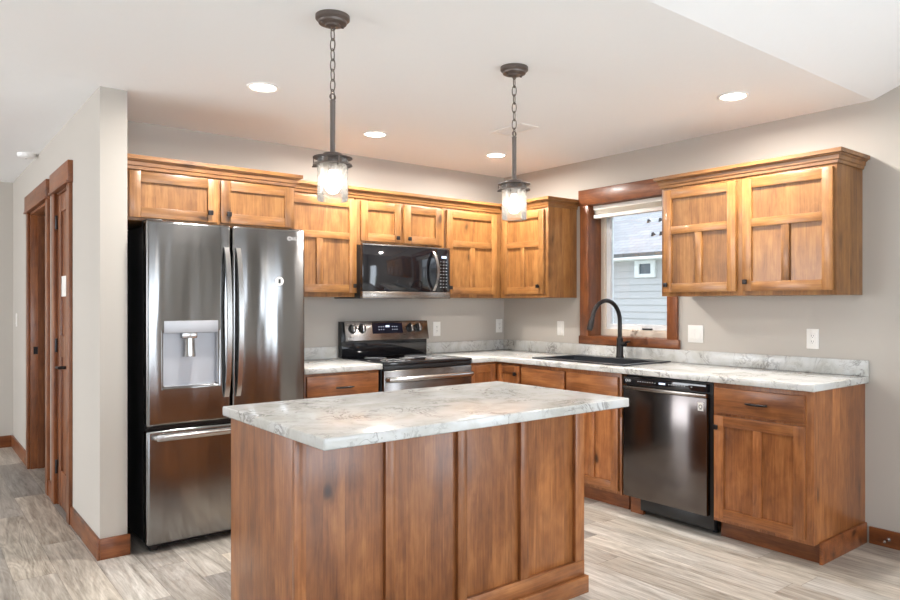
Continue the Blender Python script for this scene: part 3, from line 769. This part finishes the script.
vt = empty('ceiling_vent', (-1.10, -1.345, H), label='thin rectangular supply vent in the ceiling behind the far pendant', cat='vent')
m = MB(); m.grid([-.075, -.055, .055, .075], [-.15, -.13, .13, .15], {(1,1)}, -.006, 0, fz, .001); m.build('frame', WHTP, vt)
MB().box(-.056, .056, -.131, .131, -.0012, -.0002).build('duct_shade', BLK, vt)  # flat black sheet: shade inside the duct put into the colour
for k in range(6): MB().prism([(-.048+.018*k, -.001), (-.046+.018*k, -.001), (-.040+.018*k, -.005), (-.042+.018*k, -.005)], 'y', -.13, .13).build('slat', WHTP, vt)
sd = empty('smoke_detector', (-3.432, 1.51, H), label='round white smoke detector on the hall ceiling above the doors', cat='smoke detector')
MB().lathe([(.060, 0), (.060, -.012), (.055, -.026), (.044, -.033), (0, -.035)], seg=36).build('cover', WHTP, sd)
MB().lathe([(.007, -.032), (.007, -.037), (0, -.037)], (0, .02, 0), seg=12).build('test_button', GREYP, sd)

def pendant(x, y, label):
    p = empty('pendant_light', (x, y, H), label=label, cat='pendant light', group='pendant lights over the island')
    m = MB(); m.lathe([(.066, 0), (.066, -.014), (.060, -.020), (.056, -.022), (.054, -.030), (.030, -.034), (.026, -.040), (0, -.042)], seg=40)
    for s in (-1, 1): m.lathe([(.006, -.030), (.006, -.037), (0, -.039)], (s*.043, 0, 0), seg=10)
    m.build('canopy', BRZ, p)
    m = MB(); m.tube([(.010*math.cos(a), 0, -.046+.010*math.sin(a)) for a in [2*PI*k/16 for k in range(16)]], .0022, 6, closed=True); m.build('loop', BRZ, p)
    n = 7; z0 = -.056; L = .0395
    for k in range(n):
        zc = z0-.016-k*(.268-.02)/(n-1)*.96; a_ = .45+(k % 2)*PI/2; m = MB(); pts = []
        for j in range(20):
            a = 2*PI*j/20; h_ = .0235*math.sin(a); r_ = .0105*math.copysign(abs(math.cos(a))**.8, math.cos(a))
            pts.append((r_*math.cos(a_), r_*math.sin(a_), zc+h_))
        m.tube(pts, .0024, 6, closed=True); m.build('chain_link', BRZ, p)
    m = MB(); m.tube([(.012*math.cos(a), 0, -.316+.012*math.sin(a)) for a in [2*PI*k/16 for k in range(16)]], .0025, 6, closed=True)
    m.lathe([(.006, -.326), (.012, -.332), (.0105, -.336), (.0105, -.530), (.014, -.532), (.014, -.540)], seg=18); m.build('rod', BRZ, p)
    m = MB(); m.lathe([(.014, -.534), (.036, -.538), (.040, -.546), (.040, -.550), (.076, -.5535), (.0765, -.5570), (.040, -.5575), (.0, -.5575)], seg=44)
    m.lathe([(.018, -.556), (.018, -.600), (.016, -.604), (0, -.604)], seg=18); m.build('cap', BRZ, p)
    m = MB(); zr = -.580
    m.lathe([(.070, zr), (.076, zr), (.076, zr-.005), (.070, zr-.005), (.070, zr)], seg=48)
    for k in range(3):
        a = .35+2*PI*k/3; cx_, cy_ = .0755*math.cos(a), .0755*math.sin(a)
        m.tube([(cx_, cy_, -.554), (cx_, cy_, zr-.012)], .0021, 8); m.tube([(cx_*.82, cy_*.82, zr-.009), (cx_*1.07, cy_*1.07, zr-.009)], .003, 10)
    m.build('ring', BRZ, p)
    m = MB(); m.lathe([(.059, -.5585), (.059, -.720), (.057, -.723), (.0555, -.720), (.0555, -.5585), (.059, -.5585)], seg=48); m.build('glass_shade', SEED, p)
    m = MB(); m.lathe([(.013, -.600), (.014, -.612), (.022, -.630), (.029, -.650), (.030, -.664), (.026, -.680), (.016, -.692), (0, -.696)], seg=24); m.build('bulb', BULB, p)
    return p
p1 = pendant(-2.844, -2.209, 'nearer pendant lamp with clear seeded glass cylinder, hanging over the left half of the island')
p2 = copy_tree(p1); p2.location = (-1.893, -2.218, H); p2['label'] = 'farther pendant lamp with clear seeded glass cylinder, hanging over the right end of the island'; 

# ------------------------------------------------------------------ wall plates
def plate(loc_, rz, kind, label, w_=.073, h_=.118):
    r = empty('light_switch' if 'switch' in kind else 'wall_outlet', loc_, rz, label=label, cat='light switch' if 'switch' in kind else 'outlet')
    MB().box(-w_/2, w_/2, -.0005, -.006, -h_/2, h_/2, .002).build('cover_plate', WHT, r)
    n = 2 if kind == 'double_switch' else 1
    for i in range(n):
        cx_ = (i-(n-1)/2)*.046
        if 'switch' in kind:
            m = MB(); m.prism([(-.0058, -.033), (-.010, -.033), (-.0070, 0), (-.0085, .033), (-.0058, .033)], 'x', cx_-.0165, cx_+.0165, .0006); m.build('rocker', WHT, r)
        else:
            m = MB(); m.box(cx_-.0165, cx_+.0165, -.0058, -.0082, -.033, .033, .001); sc_ = m.build('socket', WHT, r)
            m = MB()
            for zz in (.014, -.019):
                for dx in (-.0065, .0045): m.box(cx_+dx, cx_+dx+.002, -.0080, -.0086, zz, zz+.009)
                m.lathe([(.0022, -.0086), (.0022, -.0080)], (cx_, 0, zz-.006), 'y', 8)
            m.build('slots', BLK, sc_)
    return r
plate((-.742, 0, 1.118), 0, 'outlet', 'white outlet on the back wall just right of the range')
plate((-.060, 0, 1.130), 0, 'outlet', 'white outlet on the back wall close to the corner')
plate((0, -.700, 1.124), -PI/2, 'switch', 'single white switch plate left of the sink window')
plate((0, -1.960, 1.120), -PI/2, 'double_switch', 'double white switch plate right of the sink window', w_=.118)
plate((0, -2.750, 1.117), -PI/2, 'outlet', 'white outlet on the right wall above the end of the counter')
plate((LX, 2.78, 1.18), -PI/2, 'switch', 'white switch plate at the far end of the hall wall')
# door stop
o = MB(); o.lathe([(.011, 0), (.011, -.004), (.005, -.006), (.005, -.045), (.008, -.047), (.008, -.058), (0, -.06)], (0,0,0), 'x', 14)
o = o.build('door_stop', STEEL_L, loc=(-.0142, -3.165, .045)); tag(o, 'small metal door stop on the baseboard right of the end cabinet', 'door stop')

# ------------------------------------------------------------------ outside the sink window
SID = plain('grey_lap_siding', (.50, .49, .50), .7)
FAS = plain('white_fascia', (.80, .82, .84), .5)
def shingle():
    t = NT('grey_asphalt_shingle'); oc = t.new('ShaderNodeTexCoord').outputs['Object']; o_ = t.sep(oc)
    br = t.new('ShaderNodeTexBrick'); t.set(br.inputs['Vector'], t.comb(o_[1], t.math('MULTIPLY', o_[0], 1.0), 0.))
    br.inputs['Scale'].default_value = 1.0; br.inputs['Brick Width'].default_value = .32; br.inputs['Row Height'].default_value = .14; br.inputs['Mortar Size'].default_value = .006
    br.inputs['Color1'].default_value = (.19,.195,.21,1); br.inputs['Color2'].default_value = (.15,.155,.17,1); br.inputs['Mortar'].default_value = (.09,.095,.10,1)
    return t.fin(t.mix(.35, br.outputs[0], t.noise(oc, 60, 3, .6, out=0), 'SOFT_LIGHT'), .9)
SHI = shingle()
hs = empty('neighbor_house', (5.5, 2.8, -.3), label='grey-sided neighbouring house with shingle roof seen through the sink window', cat='house')
m = MB(); poly = []
zz = 0; 
while zz < 2.36: poly += [(0.0, zz), (-.0, zz)]; zz += .12
pr_ = [(.2, 0)]
k = 0
while k*.115 < 2.40: pr_ += [(-.016, k*.115), (0, k*.115+.114)]; k += 1
pr_ += [(.2, pr_[-1][1])]
m.prism(pr_, 'y', -9, 7)
m.build('siding_wall', SID, hs)
MB().box(-.36, .0, -9.3, 7.3, 2.36, 2.46, .004).build('fascia', FAS, hs)
m = MB(); m.prism([(-.40, 2.46), (4.6, 4.72), (4.6, 4.60), (-.34, 2.37)], 'y', -9.3, 7.3); m.build('roof', SHI, hs)
m = MB(); m.grid([-.39, -.30, -.06, .03][0:4], [2.07, 2.13, 2.30, 2.355], {(1,1)}, -.05, .01, lambda u, v, q: (q, u, v), .003); wf = m.build('window_frame', FAS, hs, loc=(0, 0, 0))
MB().box(-.02, -.015, -.31, -.05, 2.12, 2.31).build('pane', plain('dark_pane', (.10,.12,.14), .1), wf)
for (yy, xx) in ((.62, 1.15), (.36, 1.15), (-.05, .38), (-.22, .38)):
    zz = 2.46+(xx+.40)*2.26/5.0
    m = MB(); m.prism([(xx-.05, zz-.02), (xx+.03, zz+.01), (xx-.03, zz+.05)], 'y', yy-.022, yy+.022); m.build('roof_vent', BLKM, hs)
struct(MB().box(.16, 30, -20, 20, -.35, -.30), 'ground', plain('grass_ground', (.20, .21, .16), .95))
